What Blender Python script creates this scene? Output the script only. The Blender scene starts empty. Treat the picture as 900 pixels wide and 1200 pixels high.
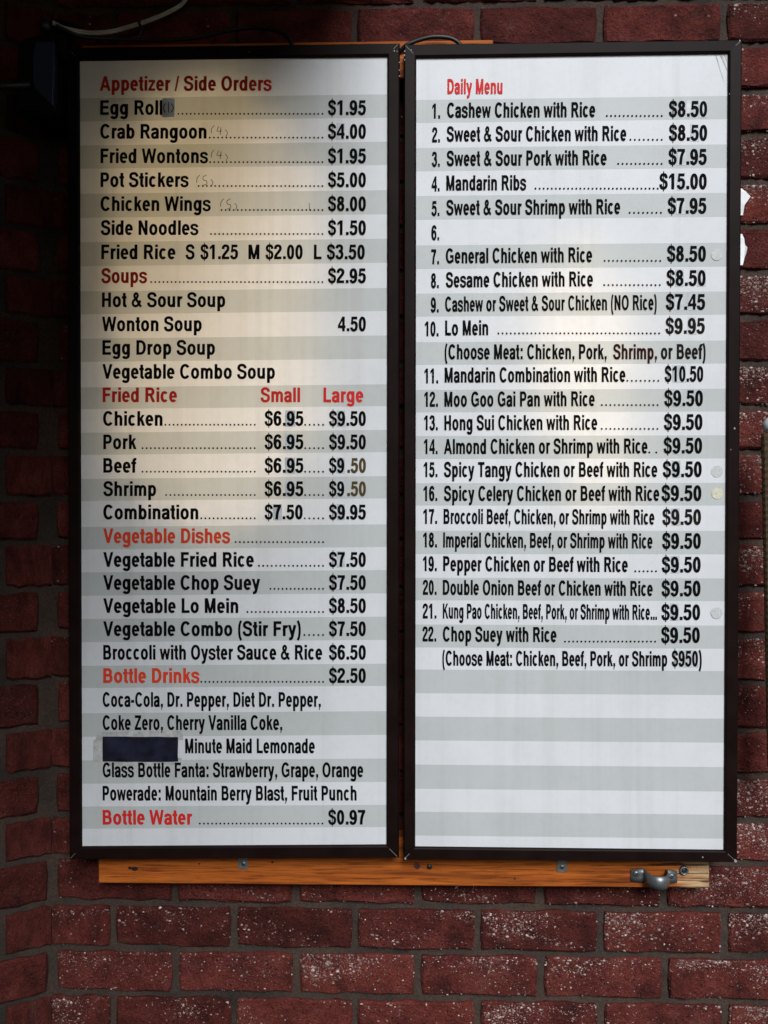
import bpy, math, random
from mathutils import Vector, Matrix
from mathutils.geometry import delaunay_2d_cdt
random.seed(7)
R = math.radians
scene = bpy.context.scene
COL = scene.collection

# ------------------------------------------------------------------ camera
F = 1039.23                     # focal length in photo pixels (900 x 1200)
CAM = Vector((0.0, -1.475, 0.0))
YAW = R(1.5)
cd = bpy.data.cameras.new('camera'); cam = bpy.data.objects.new('camera', cd); COL.objects.link(cam)
cam.location = CAM; cam.rotation_euler = (R(90), 0, YAW)
cd.sensor_fit = 'VERTICAL'; cd.sensor_height = 24; cd.lens = 24 * F / 1200
cd.clip_start = 0.02; cd.clip_end = 200
scene.camera = cam
RIGHT = Vector((math.cos(YAW), math.sin(YAW), 0)); FWD = Vector((-math.sin(YAW), math.cos(YAW), 0)); UP = Vector((0, 0, 1))

def at(px, py, Y=0.0):
    """photo pixel -> point on the vertical plane y = Y (parallel to the wall)"""
    d = FWD + RIGHT * ((px - 450) / F) + UP * ((600 - py) / F)
    return CAM + d * ((Y - CAM.y) / d.y)

# ------------------------------------------------------------------ sky, sun, exposure
SUN_EL, SUN_AZ = R(35), R(12)   # azimuth measured from straight out of the wall towards the right
w = bpy.data.worlds.new('World'); scene.world = w; w.use_nodes = True
nt = w.node_tree; bg = nt.nodes['Background']
sky = nt.nodes.new('ShaderNodeTexSky'); sky.sky_type = 'NISHITA'; sky.sun_disc = False
sky.sun_elevation = SUN_EL; sky.sun_rotation = math.atan2(math.sin(SUN_AZ), -math.cos(SUN_AZ))
sky.air_density = 1.0; sky.dust_density = 0.4
nt.links.new(sky.outputs[0], bg.inputs[0]); bg.inputs[1].default_value = 0.05
sl = bpy.data.lights.new('sun', 'SUN'); sl.energy = 4.2; sl.angle = R(26); sl.color = (0.97, 0.985, 1.0)
sun = bpy.data.objects.new('sun', sl); COL.objects.link(sun)
L = Vector((math.sin(SUN_AZ) * math.cos(SUN_EL), -math.cos(SUN_AZ) * math.cos(SUN_EL), math.sin(SUN_EL)))
sun.rotation_euler = L.to_track_quat('Z', 'Y').to_euler(); sun.location = L * 5
vs = scene.view_settings; vs.view_transform = 'Standard'; vs.look = 'None'; vs.exposure = -0.08; vs.gamma = 1; vs.use_curve_mapping = False

# ------------------------------------------------------------------ material helpers
def new_mat(name):
    m = bpy.data.materials.new(name); m.use_nodes = True
    return m, m.node_tree, m.node_tree.nodes['Principled BSDF']

def node(nt, kind, **kw):
    n = nt.nodes.new(kind)
    for k, v in kw.items():
        if k in n.inputs: n.inputs[k].default_value = v
        else: setattr(n, k, v)
    return n

def ramp(nt, fac, stops, interp='LINEAR'):
    r = nt.nodes.new('ShaderNodeValToRGB'); r.color_ramp.interpolation = interp
    e = r.color_ramp.elements
    while len(e) < len(stops): e.new(0.5)
    for el, (p, c) in zip(e, stops):
        el.position = p; el.color = (*c, 1) if len(c) == 3 else c
    nt.links.new(fac, r.inputs[0]); return r.outputs[0]

def mix(nt, fac, a, b, mode='MIX'):
    n = nt.nodes.new('ShaderNodeMix'); n.data_type = 'RGBA'; n.blend_type = mode
    for s, v in ((0, fac), (6, a), (7, b)):
        if hasattr(v, 'is_linked'): nt.links.new(v, n.inputs[s])
        elif s == 0: n.inputs[0].default_value = v
        else: n.inputs[s].default_value = (*v, 1)
    return n.outputs[2]

def mathn(nt, op, a, b=None, clamp=False):
    n = nt.nodes.new('ShaderNodeMath'); n.operation = op; n.use_clamp = clamp
    for i, v in enumerate((a, b)):
        if v is None: continue
        if hasattr(v, 'is_linked'): nt.links.new(v, n.inputs[i])
        else: n.inputs[i].default_value = v
    return n.outputs[0]

def bump(nt, bsdf, height, strength, dist):
    b = nt.nodes.new('ShaderNodeBump'); b.inputs['Strength'].default_value = strength; b.inputs['Distance'].default_value = dist
    nt.links.new(height, b.inputs['Height']); nt.links.new(b.outputs[0], bsdf.inputs['Normal'])

def coords(nt, scale=(1, 1, 1), which='Object', offset_random=False):
    tc = nt.nodes.new('ShaderNodeTexCoord'); mp = nt.nodes.new('ShaderNodeMapping')
    mp.inputs['Scale'].default_value = scale; nt.links.new(tc.outputs[which], mp.inputs[0])
    if offset_random:
        oi = nt.nodes.new('ShaderNodeObjectInfo'); cb = nt.nodes.new('ShaderNodeCombineXYZ')
        for i, k in enumerate((37.0, 91.0, 53.0)):
            nt.links.new(mathn(nt, 'MULTIPLY', oi.outputs['Random'], k), cb.inputs[i])
        nt.links.new(cb.outputs[0], mp.inputs['Location'])
    return mp.outputs[0]

def plain(name, col, rough=0.5, metal=0.0, noise=0.0, nscale=60, bmp=0.0, spec=0.5):
    m, nt, b = new_mat(name); b.inputs['Specular IOR Level'].default_value = spec
    b.inputs['Roughness'].default_value = rough; b.inputs['Metallic'].default_value = metal
    b.inputs['Base Color'].default_value = (*col, 1)
    v = coords(nt)
    n = node(nt, 'ShaderNodeTexNoise', Scale=nscale, Detail=5.0); nt.links.new(v, n.inputs[0])
    if noise:
        lo = tuple(c * (1 - noise) for c in col); hi = tuple(min(1, c * (1 + noise)) for c in col)
        nt.links.new(ramp(nt, n.outputs[0], [(0.3, lo), (0.7, hi)]), b.inputs['Base Color'])
    if bmp: bump(nt, b, n.outputs[0], bmp, 0.001)
    return m

def brick_material():
    m, nt, b = new_mat('brick')
    oi = nt.nodes.new('ShaderNodeObjectInfo')
    v = coords(nt, offset_random=True)
    n1 = node(nt, 'ShaderNodeTexNoise', Scale=22.0, Detail=6.0, Roughness=0.6); nt.links.new(v, n1.inputs[0])
    n2 = node(nt, 'ShaderNodeTexNoise', Scale=320.0, Detail=4.0, Roughness=0.7); nt.links.new(v, n2.inputs[0])
    base = ramp(nt, n1.outputs[0], [(0.30, (0.040, 0.0085, 0.0070)), (0.5, (0.092, 0.0175, 0.0135)), (0.75, (0.140, 0.031, 0.024))])
    tone = ramp(nt, oi.outputs['Random'], [(0, (0.62, 0.64, 0.66)), (0.35, (0.95, 0.95, 0.95)), (0.7, (1.15, 1.2, 1.2)), (1, (1.4, 1.45, 1.4))])
    col = mix(nt, 1.0, base, tone, 'MULTIPLY')
    col = mix(nt, 0.7, col, ramp(nt, n2.outputs[0], [(0.32, (0.25, 0.22, 0.22)), (0.52, (1, 1, 1)), (0.7, (1.6, 1.6, 1.6))]), 'MULTIPLY')
    # dark burnt pits
    vo = node(nt, 'ShaderNodeTexVoronoi', Scale=150.0, Randomness=1.0); nt.links.new(v, vo.inputs[0])
    n3 = node(nt, 'ShaderNodeTexNoise', Scale=34.0, Detail=3.0); nt.links.new(v, n3.inputs[0])
    pit = mathn(nt, 'MULTIPLY', ramp(nt, vo.outputs['Distance'], [(0.12, (1, 1, 1)), (0.24, (0, 0, 0))]),
                ramp(nt, n3.outputs[0], [(0.50, (0, 0, 0)), (0.60, (1, 1, 1))]))
    col = mix(nt, mathn(nt, 'MULTIPLY', pit, 0.8), col, (0.016, 0.008, 0.007))
    # pale lime bloom in soft smears
    n4 = node(nt, 'ShaderNodeTexNoise', Scale=13.0, Detail=7.0, Roughness=0.75, Distortion=0.6); nt.links.new(v, n4.inputs[0])
    bloom = mathn(nt, 'MULTIPLY', ramp(nt, n4.outputs[0], [(0.58, (0, 0, 0)), (0.78, (1, 1, 1))]), 0.30)
    col = mix(nt, bloom, col, (0.20, 0.13, 0.11))
    # tiny pale grains too small to pick apart
    vs_ = node(nt, 'ShaderNodeTexVoronoi', Scale=420.0); nt.links.new(v, vs_.inputs[0])
    gr = mathn(nt, 'MULTIPLY', ramp(nt, vs_.outputs['Distance'], [(0.20, (1, 1, 1)), (0.32, (0, 0, 0))]),
               ramp(nt, vs_.outputs['Color'], [(0.80, (0, 0, 0)), (0.86, (1, 1, 1))]))
    col = mix(nt, mathn(nt, 'MULTIPLY', gr, 0.5), col, (0.30, 0.21, 0.18))
    nt.links.new(col, b.inputs['Base Color'])
    b.inputs['Roughness'].default_value = 0.92; b.inputs['Specular IOR Level'].default_value = 0.2
    h = mathn(nt, 'ADD', mathn(nt, 'MULTIPLY', n1.outputs[0], 1.2), mathn(nt, 'MULTIPLY', n2.outputs[0], 0.55))
    n6 = node(nt, 'ShaderNodeTexNoise', Scale=110.0, Detail=3.0, Roughness=0.6); nt.links.new(v, n6.inputs[0])
    h = mathn(nt, 'ADD', h, mathn(nt, 'MULTIPLY', n6.outputs[0], 0.9))
    h = mathn(nt, 'SUBTRACT', h, mathn(nt, 'MULTIPLY', pit, 0.6))
    bump(nt, b, h, 1.0, 0.0055)
    return m

def mortar_material():
    m, nt, b = new_mat('mortar')
    v = coords(nt)
    n1 = node(nt, 'ShaderNodeTexNoise', Scale=9.0, Detail=5.0); nt.links.new(v, n1.inputs[0])
    n2 = node(nt, 'ShaderNodeTexNoise', Scale=260.0, Detail=5.0, Roughness=0.8); nt.links.new(v, n2.inputs[0])
    c = ramp(nt, n1.outputs[0], [(0.3, (0.025, 0.0185, 0.0140)), (0.5, (0.055, 0.037, 0.0275)), (0.72, (0.084, 0.049, 0.035))])
    c = mix(nt, 0.7, c, ramp(nt, n2.outputs[0], [(0.34, (0.3, 0.3, 0.3)), (0.52, (1, 1, 1)), (0.68, (1.7, 1.6, 1.5))]), 'MULTIPLY')
    nt.links.new(c, b.inputs['Base Color']); b.inputs['Roughness'].default_value = 0.95
    bump(nt, b, n2.outputs[0], 1.0, 0.004)
    return m

def grit_material():
    m, nt, b = new_mat('lime_grit')
    g = nt.nodes.new('ShaderNodeNewGeometry')
    c = ramp(nt, g.outputs['Random Per Island'], [(0, (0.085, 0.040, 0.033)), (0.4, (0.17, 0.105, 0.092)), (0.8, (0.32, 0.235, 0.21)), (1, (0.52, 0.43, 0.40))])
    nt.links.new(c, b.inputs['Base Color']); b.inputs['Roughness'].default_value = 0.9
    return m

def wood_material():
    m, nt, b = new_mat('stained_pine')
    tc = nt.nodes.new('ShaderNodeTexCoord')
    v = coords(nt, (1.6, 30, 30)); n1 = node(nt, 'ShaderNodeTexNoise', Scale=1.6, Detail=6.0, Roughness=0.6, Distortion=0.8); nt.links.new(v, n1.inputs[0])
    v2 = coords(nt, (6, 160, 160)); n2 = node(nt, 'ShaderNodeTexNoise', Scale=3.0, Detail=5.0, Roughness=0.65); nt.links.new(v2, n2.inputs[0])
    c = ramp(nt, n1.outputs[0], [(0.28, (0.16, 0.040, 0.007)), (0.46, (0.34, 0.084, 0.012)), (0.6, (0.43, 0.118, 0.018)), (0.78, (0.54, 0.185, 0.038))])
    c = mix(nt, 0.85, c, ramp(nt, n2.outputs[0], [(0.36, (0.35, 0.30, 0.28)), (0.5, (1, 1, 1)), (0.7, (1.2, 1.15, 1.1))]), 'MULTIPLY')
    # worn, unstained and charred right-hand end
    sp = nt.nodes.new('ShaderNodeSeparateXYZ'); nt.links.new(tc.outputs['Object'], sp.inputs[0])
    n3 = node(nt, 'ShaderNodeTexNoise', Scale=5.0, Detail=5.0, Roughness=0.7)
    v3 = coords(nt, (2.2, 26, 26)); nt.links.new(v3, n3.inputs[0])
    endf = ramp(nt, sp.outputs[0], [(0.0, (0, 0, 0)), (1.0, (1, 1, 1))])
    e0 = nt.nodes.new('ShaderNodeMapRange'); e0.inputs[1].default_value = 0.27; e0.inputs[2].default_value = 0.47; nt.links.new(sp.outputs[0], e0.inputs[0])
    worn = mathn(nt, 'ADD', mathn(nt, 'MULTIPLY', e0.outputs[0], 1.15), mathn(nt, 'SUBTRACT', n3.outputs[0], 0.98))
    c = mix(nt, ramp(nt, worn, [(0.42, (0, 0, 0)), (0.62, (1, 1, 1))]), c, (0.50, 0.33, 0.18))
    n5 = node(nt, 'ShaderNodeTexNoise', Scale=4.0, Detail=4.0, Roughness=0.6); v5 = coords(nt, (1.5, 44, 44)); nt.links.new(v5, n5.inputs[0])
    e1 = nt.nodes.new('ShaderNodeMapRange'); e1.inputs[1].default_value = 0.24; e1.inputs[2].default_value = 0.40; nt.links.new(sp.outputs[0], e1.inputs[0])
    char = mathn(nt, 'MULTIPLY', e1.outputs[0], ramp(nt, n5.outputs[0], [(0.48, (0, 0, 0)), (0.55, (1, 1, 1))]))
    c = mix(nt, mathn(nt, 'MULTIPLY', char, 0.9), c, (0.045, 0.010, 0.004))
    nt.links.new(c, b.inputs['Base Color']); b.inputs['Roughness'].default_value = 0.6; b.inputs['Specular IOR Level'].default_value = 0.15
    bump(nt, b, n2.outputs[0], 0.4, 0.001)
    return m

def panel_material(name, col):
    """white acrylic sheet: takes daylight, lets the tube behind it glow through, slight gloss, faint grime"""
    m, nt, b = new_mat(name)
    v = coords(nt)
    n1 = node(nt, 'ShaderNodeTexNoise', Scale=7.0, Detail=6.0, Roughness=0.65); nt.links.new(v, n1.inputs[0])
    n2 = node(nt, 'ShaderNodeTexNoise', Scale=120.0, Detail=4.0); nt.links.new(v, n2.inputs[0])
    c = ramp(nt, n1.outputs[0], [(0.25, tuple(x * 0.91 for x in col)), (0.6, col)])
    c = mix(nt, 0.5, c, ramp(nt, n2.outputs[0], [(0.25, (0.93, 0.93, 0.92)), (0.5, (1, 1, 1))]), 'MULTIPLY')
    vz = coords(nt, (46, 46, 1.3)); n3 = node(nt, 'ShaderNodeTexNoise', Scale=1.0, Detail=4.0, Roughness=0.6); nt.links.new(vz, n3.inputs[0])
    c = mix(nt, 0.6, c, ramp(nt, n3.outputs[0], [(0.30, (0.90, 0.895, 0.88)), (0.5, (1, 1, 1))]), 'MULTIPLY')     # faint run-down water marks
    nt.links.new(c, b.inputs['Base Color'])
    b.inputs['Roughness'].default_value = 0.42; b.inputs['Specular IOR Level'].default_value = 0.25
    tr = nt.nodes.new('ShaderNodeBsdfTranslucent'); nt.links.new(c, tr.inputs[0])
    mx = nt.nodes.new('ShaderNodeMixShader'); mx.inputs[0].default_value = 0.22
    nt.links.new(b.outputs[0], mx.inputs[1]); nt.links.new(tr.outputs[0], mx.inputs[2])
    nt.links.new(mx.outputs[0], nt.nodes['Material Output'].inputs[0])
    return m

M = dict(brick=brick_material(), mortar=mortar_material(), grit=grit_material(), wood=wood_material(),
         white=panel_material('acrylic_white', (0.78, 0.80, 0.83)), grey=panel_material('acrylic_grey_band', (0.575, 0.605, 0.605)),
         frame=plain('dark_bronze_frame', (0.0085, 0.0040, 0.0037), 0.45, 0.0, 0.25, 30, spec=0.06),
         seam=plain('bare_aluminium_edge', (0.30, 0.285, 0.27), 0.5, 0.0),
         box=plain('white_box_inside', (0.75, 0.74, 0.70), 0.7),
         black=plain('black_vinyl', (0.0035, 0.0035, 0.0045), 0.7, spec=0.04), red=plain('red_vinyl', (0.56, 0.022, 0.018), 0.6, spec=0.12),
         orange=plain('orange_red_vinyl', (0.62, 0.050, 0.018), 0.6, spec=0.12), faded=plain('faded_black_vinyl', (0.012, 0.010, 0.009), 0.7, spec=0.04),
         worn_gold=plain('worn_gold_vinyl', (0.075, 0.052, 0.020), 0.7, spec=0.04), brown=plain('brown_tinted_vinyl', (0.030, 0.008, 0.006), 0.7, spec=0.04),
         sticker=plain('grey_sticker', (0.45, 0.475, 0.49), 0.5, 0, 0.2, 90), foil=plain('silvery_tape', (0.90, 0.91, 0.92), 0.2, 0.0, 0.05, 60, spec=0.9),
         tape=plain('navy_tape', (0.010, 0.012, 0.026), 0.3, 0, 0.7, 45), residue=plain('tape_residue', (0.40, 0.41, 0.40), 0.7, 0, 0.25, 120),
         dot=plain('adhesive_dot', (0.47, 0.485, 0.475), 0.6, 0, 0.15, 300), dot_cream=plain('cream_adhesive_dot', (0.56, 0.54, 0.41), 0.6, 0, 0.25, 300),
         zinc=plain('galvanised_steel', (0.22, 0.24, 0.25), 0.45, 0.75, 0.25, 110, 0.2), darksteel=plain('dark_steel', (0.05, 0.05, 0.048), 0.45, 0.6),
         hole=plain('dark_hole', (0.006, 0.004, 0.003), 0.9), knot=plain('pine_knot', (0.07, 0.014, 0.006), 0.6, 0, 0.5, 160),
         cable_black=plain('black_cable', (0.008, 0.008, 0.008), 0.5), cable_white=plain('grey_white_cord', (0.50, 0.46, 0.41), 0.5, 0, 0.2, 40),
         cap=plain('pale_grey_cap', (0.50, 0.53, 0.56), 0.45), paper=plain('torn_white_paper', (0.80, 0.81, 0.82), 0.8, 0, 0.06, 60), lamp_body=plain('black_lamp_housing', (0.004, 0.004, 0.0045), 0.55, 0, 0.3, 60, spec=0.15),
         shade_slab=plain('shade_slab_paint', (0.10, 0.07, 0.055), 0.85, 0, 0.2, 6), post=plain('tan_ribbed_sleeve', (0.13, 0.085, 0.045), 0.7, 0, 0.25, 200, 0.3))
m, nt, b = new_mat('lamp_lens'); b.inputs['Base Color'].default_value = (0.030, 0.042, 0.075, 1); b.inputs['Roughness'].default_value = 0.18; M['lens'] = m
m, nt, b = new_mat('warm_fluorescent_tube')
b.inputs['Base Color'].default_value = (0.9, 0.9, 0.9, 1); b.inputs['Emission Color'].default_value = (1.0, 0.70, 0.36, 1); b.inputs['Emission Strength'].default_value = 3.5
M['tube'] = m

# ------------------------------------------------------------------ object helpers
def link(name, me, parent=None, mat=None):
    o = bpy.data.objects.new(name, me); COL.objects.link(o)
    if mat is not None and not me.materials: me.materials.append(M[mat])
    if parent is not None:
        o.parent = parent; o.matrix_parent_inverse = Matrix.Translation(-origin(parent))
    return o

def origin(o):
    p = Vector((0, 0, 0))
    while o is not None:
        p = p + o.location; o = o.parent if o.parent and o.matrix_parent_inverse == Matrix() else None
    return p

def mesh(name, verts, faces, mat=None, parent=None, smooth=False):
    me = bpy.data.meshes.new(name); me.from_pydata([tuple(v) for v in verts], [], faces); me.update()
    if smooth:
        for p in me.polygons: p.use_smooth = True
    return link(name, me, parent, mat)

def tag(o, label, cat=None, group=None, kind=None):
    if label: o['label'] = label
    if cat: o['category'] = cat
    if group: o['group'] = group
    if kind: o['kind'] = kind
    return o

def empty(name, loc):
    o = bpy.data.objects.new(name, None); COL.objects.link(o); o.location = loc; o.empty_display_size = 0.05
    return o

def box_vf(x0, x1, y0, y1, z0, z1, c=0.0):
    """box with small chamfer on the camera-facing (y0) edges"""
    if c <= 0:
        v = [(x0, y0, z0), (x1, y0, z0), (x1, y0, z1), (x0, y0, z1), (x0, y1, z0), (x1, y1, z0), (x1, y1, z1), (x0, y1, z1)]
        f = [(0, 1, 2, 3), (5, 4, 7, 6), (4, 0, 3, 7), (1, 5, 6, 2), (3, 2, 6, 7), (4, 5, 1, 0)]
        return v, f
    v = [(x0 + c, y0, z0 + c), (x1 - c, y0, z0 + c), (x1 - c, y0, z1 - c), (x0 + c, y0, z1 - c),
         (x0, y0 + c, z0), (x1, y0 + c, z0), (x1, y0 + c, z1), (x0, y0 + c, z1),
         (x0, y1, z0), (x1, y1, z0), (x1, y1, z1), (x0, y1, z1)]
    f = [(0, 1, 2, 3)]
    for i in range(4):
        j = (i + 1) % 4
        f += [(i + 4, j + 4, j, i), (i + 8, j + 8, j + 4, i + 4)]
    f.append((11, 10, 9, 8))
    return v, f

def prism(poly, y0, y1, c=0.0):
    """polygon (x, z), counter-clockwise seen from the camera (-y), from front y0 to back y1, chamfered front edge"""
    n = len(poly); cx = sum(p[0] for p in poly) / n; cz = sum(p[1] for p in poly) / n
    rings = []
    if c > 0:
        ins = []
        for x, z in poly:
            d = math.hypot(x - cx, z - cz) or 1
            k = max(0, 1 - c / d); ins.append((cx + (x - cx) * k, y0, cz + (z - cz) * k))
        rings.append(ins); rings.append([(x, y0 + c, z) for x, z in poly])
    else:
        rings.append([(x, y0, z) for x, z in poly])
    rings.append([(x, y1, z) for x, z in poly])
    v = [p for r in rings for p in r]; f = [tuple(range(n))]
    for k in range(len(rings) - 1):
        for i in range(n):
            j = (i + 1) % n
            f.append((k * n + i, (k + 1) * n + i, (k + 1) * n + j, k * n + j))
    b0 = (len(rings) - 1) * n
    f.append(tuple(b0 + n - 1 - i for i in range(n)))
    return v, f

def tube_vf(pts, r, sides=8):
    pts = [Vector(p) for p in pts]; v, f = [], []
    for i, p in enumerate(pts):
        t = (pts[min(i + 1, len(pts) - 1)] - pts[max(i - 1, 0)]).normalized()
        a = t.orthogonal().normalized() if i == 0 else (a - t * a.dot(t)).normalized()
        bb = t.cross(a)
        rr = r[i] if isinstance(r, (list, tuple)) else r
        for k in range(sides):
            an = 2 * math.pi * k / sides
            v.append(p + a * (rr * math.cos(an)) + bb * (rr * math.sin(an)))
    for i in range(len(pts) - 1):
        for k in range(sides):
            k2 = (k + 1) % sides
            f.append((i * sides + k, i * sides + k2, (i + 1) * sides + k2, (i + 1) * sides + k))
    f.append(tuple(range(sides - 1, -1, -1))); b0 = (len(pts) - 1) * sides; f.append(tuple(b0 + k for k in range(sides)))
    return v, f

def catmull(pts, n=6):
    P = [Vector(p) for p in pts]; P = [P[0] * 2 - P[1]] + P + [P[-1] * 2 - P[-2]]; out = []
    for i in range(1, len(P) - 2):
        a, b_, c, d = P[i - 1:i + 3]
        for k in range(n):
            t = k / n
            out.append(0.5 * ((2 * b_) + (c - a) * t + (2 * a - 5 * b_ + 4 * c - d) * t * t + (3 * b_ - a - 3 * c + d) * t ** 3))
    out.append(P[-2]); return out

def join_vf(parts):
    v, f = [], []
    for pv, pf in parts:
        o = len(v); v += [tuple(p) for p in pv]; f += [tuple(i + o for i in q) for q in pf]
    return v, f

# ------------------------------------------------------------------ brick walls
COURSES = [-214, -160, -107, -54, -1, 52, 106, 158, 212, 265, 319, 371, 426, 478, 529, 584, 636, 692, 745, 801, 856, 910, 962, 1013, 1068, 1122, 1176, 1231, 1286, 1340, 1394, 1449]
ZS = [at(885, y).z for y in COURSES]                 # mortar centre lines, top to bottom
JOINT = 0.0105
CORNER = at(62, 1090).x                              # where the angled return meets the flat wall
X_EVEN = at(417, 1090).x                             # a joint of the even courses
PITCH = 0.2035
X_RIGHT = at(900, 600).x + 0.30

def brick_mesh(k, ln, ht, seed):
    rnd = random.Random(seed)
    nx, nz = 7, 3; pts = []
    wob = 0.0023
    def wv(): return rnd.uniform(-wob, wob)
    for i in range(nx): pts.append((-ln / 2 + ln * i / nx + (0 if i else 0.002), -ht / 2 + wv() + (0.002 if i == 0 else 0)))
    for i in range(nz): pts.append((ln / 2 + 0.45 * wv() - (0.002 if i == 0 else 0), -ht / 2 + ht * i / nz))
    for i in range(nx): pts.append((ln / 2 - ln * i / nx - (0.002 if i == 0 else 0), ht / 2 + wv()))
    for i in range(nz): pts.append((-ln / 2 + 0.45 * wv() + (0.002 if i == 0 else 0), ht / 2 - ht * i / nz))
    n = len(pts); c = 0.0032
    v = []
    for x, z in pts:
        cx = max(-1, min(1, x / (ln / 2) * 40)) ; k_ = rnd.uniform(0.7, 1.5)
        sx = (abs(x) > ln / 2 - 0.006); sz = (abs(z) > ht / 2 - 0.006)
        v.append((x - math.copysign(c * k_, x) * sx, rnd.uniform(-0.0012, 0.0008), z - math.copysign(c * k_, z) * sz))
    v += [(x, c * rnd.uniform(0.8, 1.6), z) for x, z in pts]
    v += [(x, 0.03, z) for x, z in pts]
    f = [tuple(range(n))]
    for r_ in range(2):
        for i in range(n):
            j = (i + 1) % n; f.append((r_ * n + i, (r_ + 1) * n + i, (r_ + 1) * n + j, r_ * n + j))
    me = bpy.data.meshes.new('brick'); me.from_pydata(v, [], f); me.update(); me.materials.append(M['brick'])
    return me

BASE_L, BASE_H = PITCH - JOINT, 0.0675
VARIANTS = [brick_mesh('b', BASE_L, BASE_H, 100 + s) for s in range(9)]
brick_spots = []          # (centre x, centre z, length, height, y, wall)

wall = empty('brick_wall', (0, 0.0, ZS[-1]))
tag(wall, 'flat dark red brick wall speckled with pale grit behind the two menu boards', 'wall')
wing = empty('brick_wall', (CORNER, 0.0, ZS[-1]))
tag(wing, 'shadowed angled brick return wall meeting the flat wall beside the lamp', 'wall')

def place_brick(parent, x, y, z, ln, ht, rz=0.0):
    o = bpy.data.objects.new('brick', random.choice(VARIANTS)); COL.objects.link(o)
    o.parent = parent; o.matrix_parent_inverse = Matrix.Translation(-parent.location)
    o.location = (x, y, z); o.scale = (ln / BASE_L, 1, ht / BASE_H)
    o.rotation_euler = (random.uniform(-0.006, 0.006), random.uniform(-0.004, 0.004), rz + random.uniform(-0.006, 0.006))
    return o

WA = R(32)                                            # the return comes towards the camera at this angle
WD = Vector((-math.cos(WA), -math.sin(WA), 0)); WN = Vector((math.sin(WA), -math.cos(WA), 0))
for r_ in range(len(ZS) - 1):
    zt, zb = ZS[r_], ZS[r_ + 1]; zc = (zt + zb) / 2; ht = (zt - zb) - JOINT
    even = (r_ % 2 == 0)
    x0 = X_EVEN + (0 if even else PITCH / 2) + random.uniform(-0.003, 0.003)
    k = math.floor((CORNER - x0) / PITCH) - 1
    while True:
        a, b_ = x0 + k * PITCH, x0 + (k + 1) * PITCH; k += 1
        if a > X_RIGHT: break
        l, r2 = a + JOINT / 2, b_ - JOINT / 2
        if r2 < CORNER + 0.03: continue
        if l < CORNER + 0.012: l = CORNER + (-0.003 if even else 0.006)
        l += random.uniform(-0.001, 0.001); r2 += random.uniform(-0.001, 0.001)
        y = random.uniform(-0.0015, 0.0015)
        place_brick(wall, (l + r2) / 2, y, zc, r2 - l, ht)
        brick_spots.append(((l + r2) / 2, zc, r2 - l, ht, y))
    s = (0.001 if even else (0.008 if r_ > 22 else 0.022)); first = True
    while s < 0.62:
        ln = (0.072 if (even and first) else BASE_L - (0 if not (first and not even) else 0.03)); first = False
        p = Vector((CORNER, 0, zc)) + WD * (s + ln / 2) + WN * random.uniform(-0.001, 0.002)
        place_brick(wing, p.x, p.y, p.z, ln, ht, WA)
        s += ln + JOINT

def mortar_sheet(name, parent, p0, du, lu, nrm, z0, z1, step=0.008, depth=0.0075):
    nu, nv = int(lu / step), int((z1 - z0) / step); rnd = random.Random(3)
    v, f = [], []
    for j in range(nv + 1):
        for i in range(nu + 1):
            p = p0 + du * (lu * i / nu) - nrm * (depth - 0.001 + rnd.uniform(-0.0022, 0.0022))
            v.append((p.x, p.y, z0 + (z1 - z0) * j / nv))
    for j in range(nv):
        for i in range(nu):
            a = j * (nu + 1) + i; f.append((a, a + 1, a + nu + 2, a + nu + 1))
    return mesh(name, v, f, 'mortar', parent, True)
mortar_sheet('mortar', wall, Vector((CORNER - 0.004, 0, 0)), Vector((1, 0, 0)), X_RIGHT - CORNER, Vector((0, -1, 0)), ZS[-1], ZS[0])
mortar_sheet('mortar', wing, Vector((CORNER, 0, 0)) + WD * 0.66, -WD, 0.664, WN, ZS[-1], ZS[0])

# unseen wall slab added past the return to block sky from the left
q = Vector((CORNER, 0, 0)) + WD * 0.655
v, f = box_vf(q.x - 0.10, q.x + 0.004, -3.2, q.y + 0.01, ZS[-1], ZS[0])
mesh('sky_block', v, f, 'brick', wing)

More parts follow.
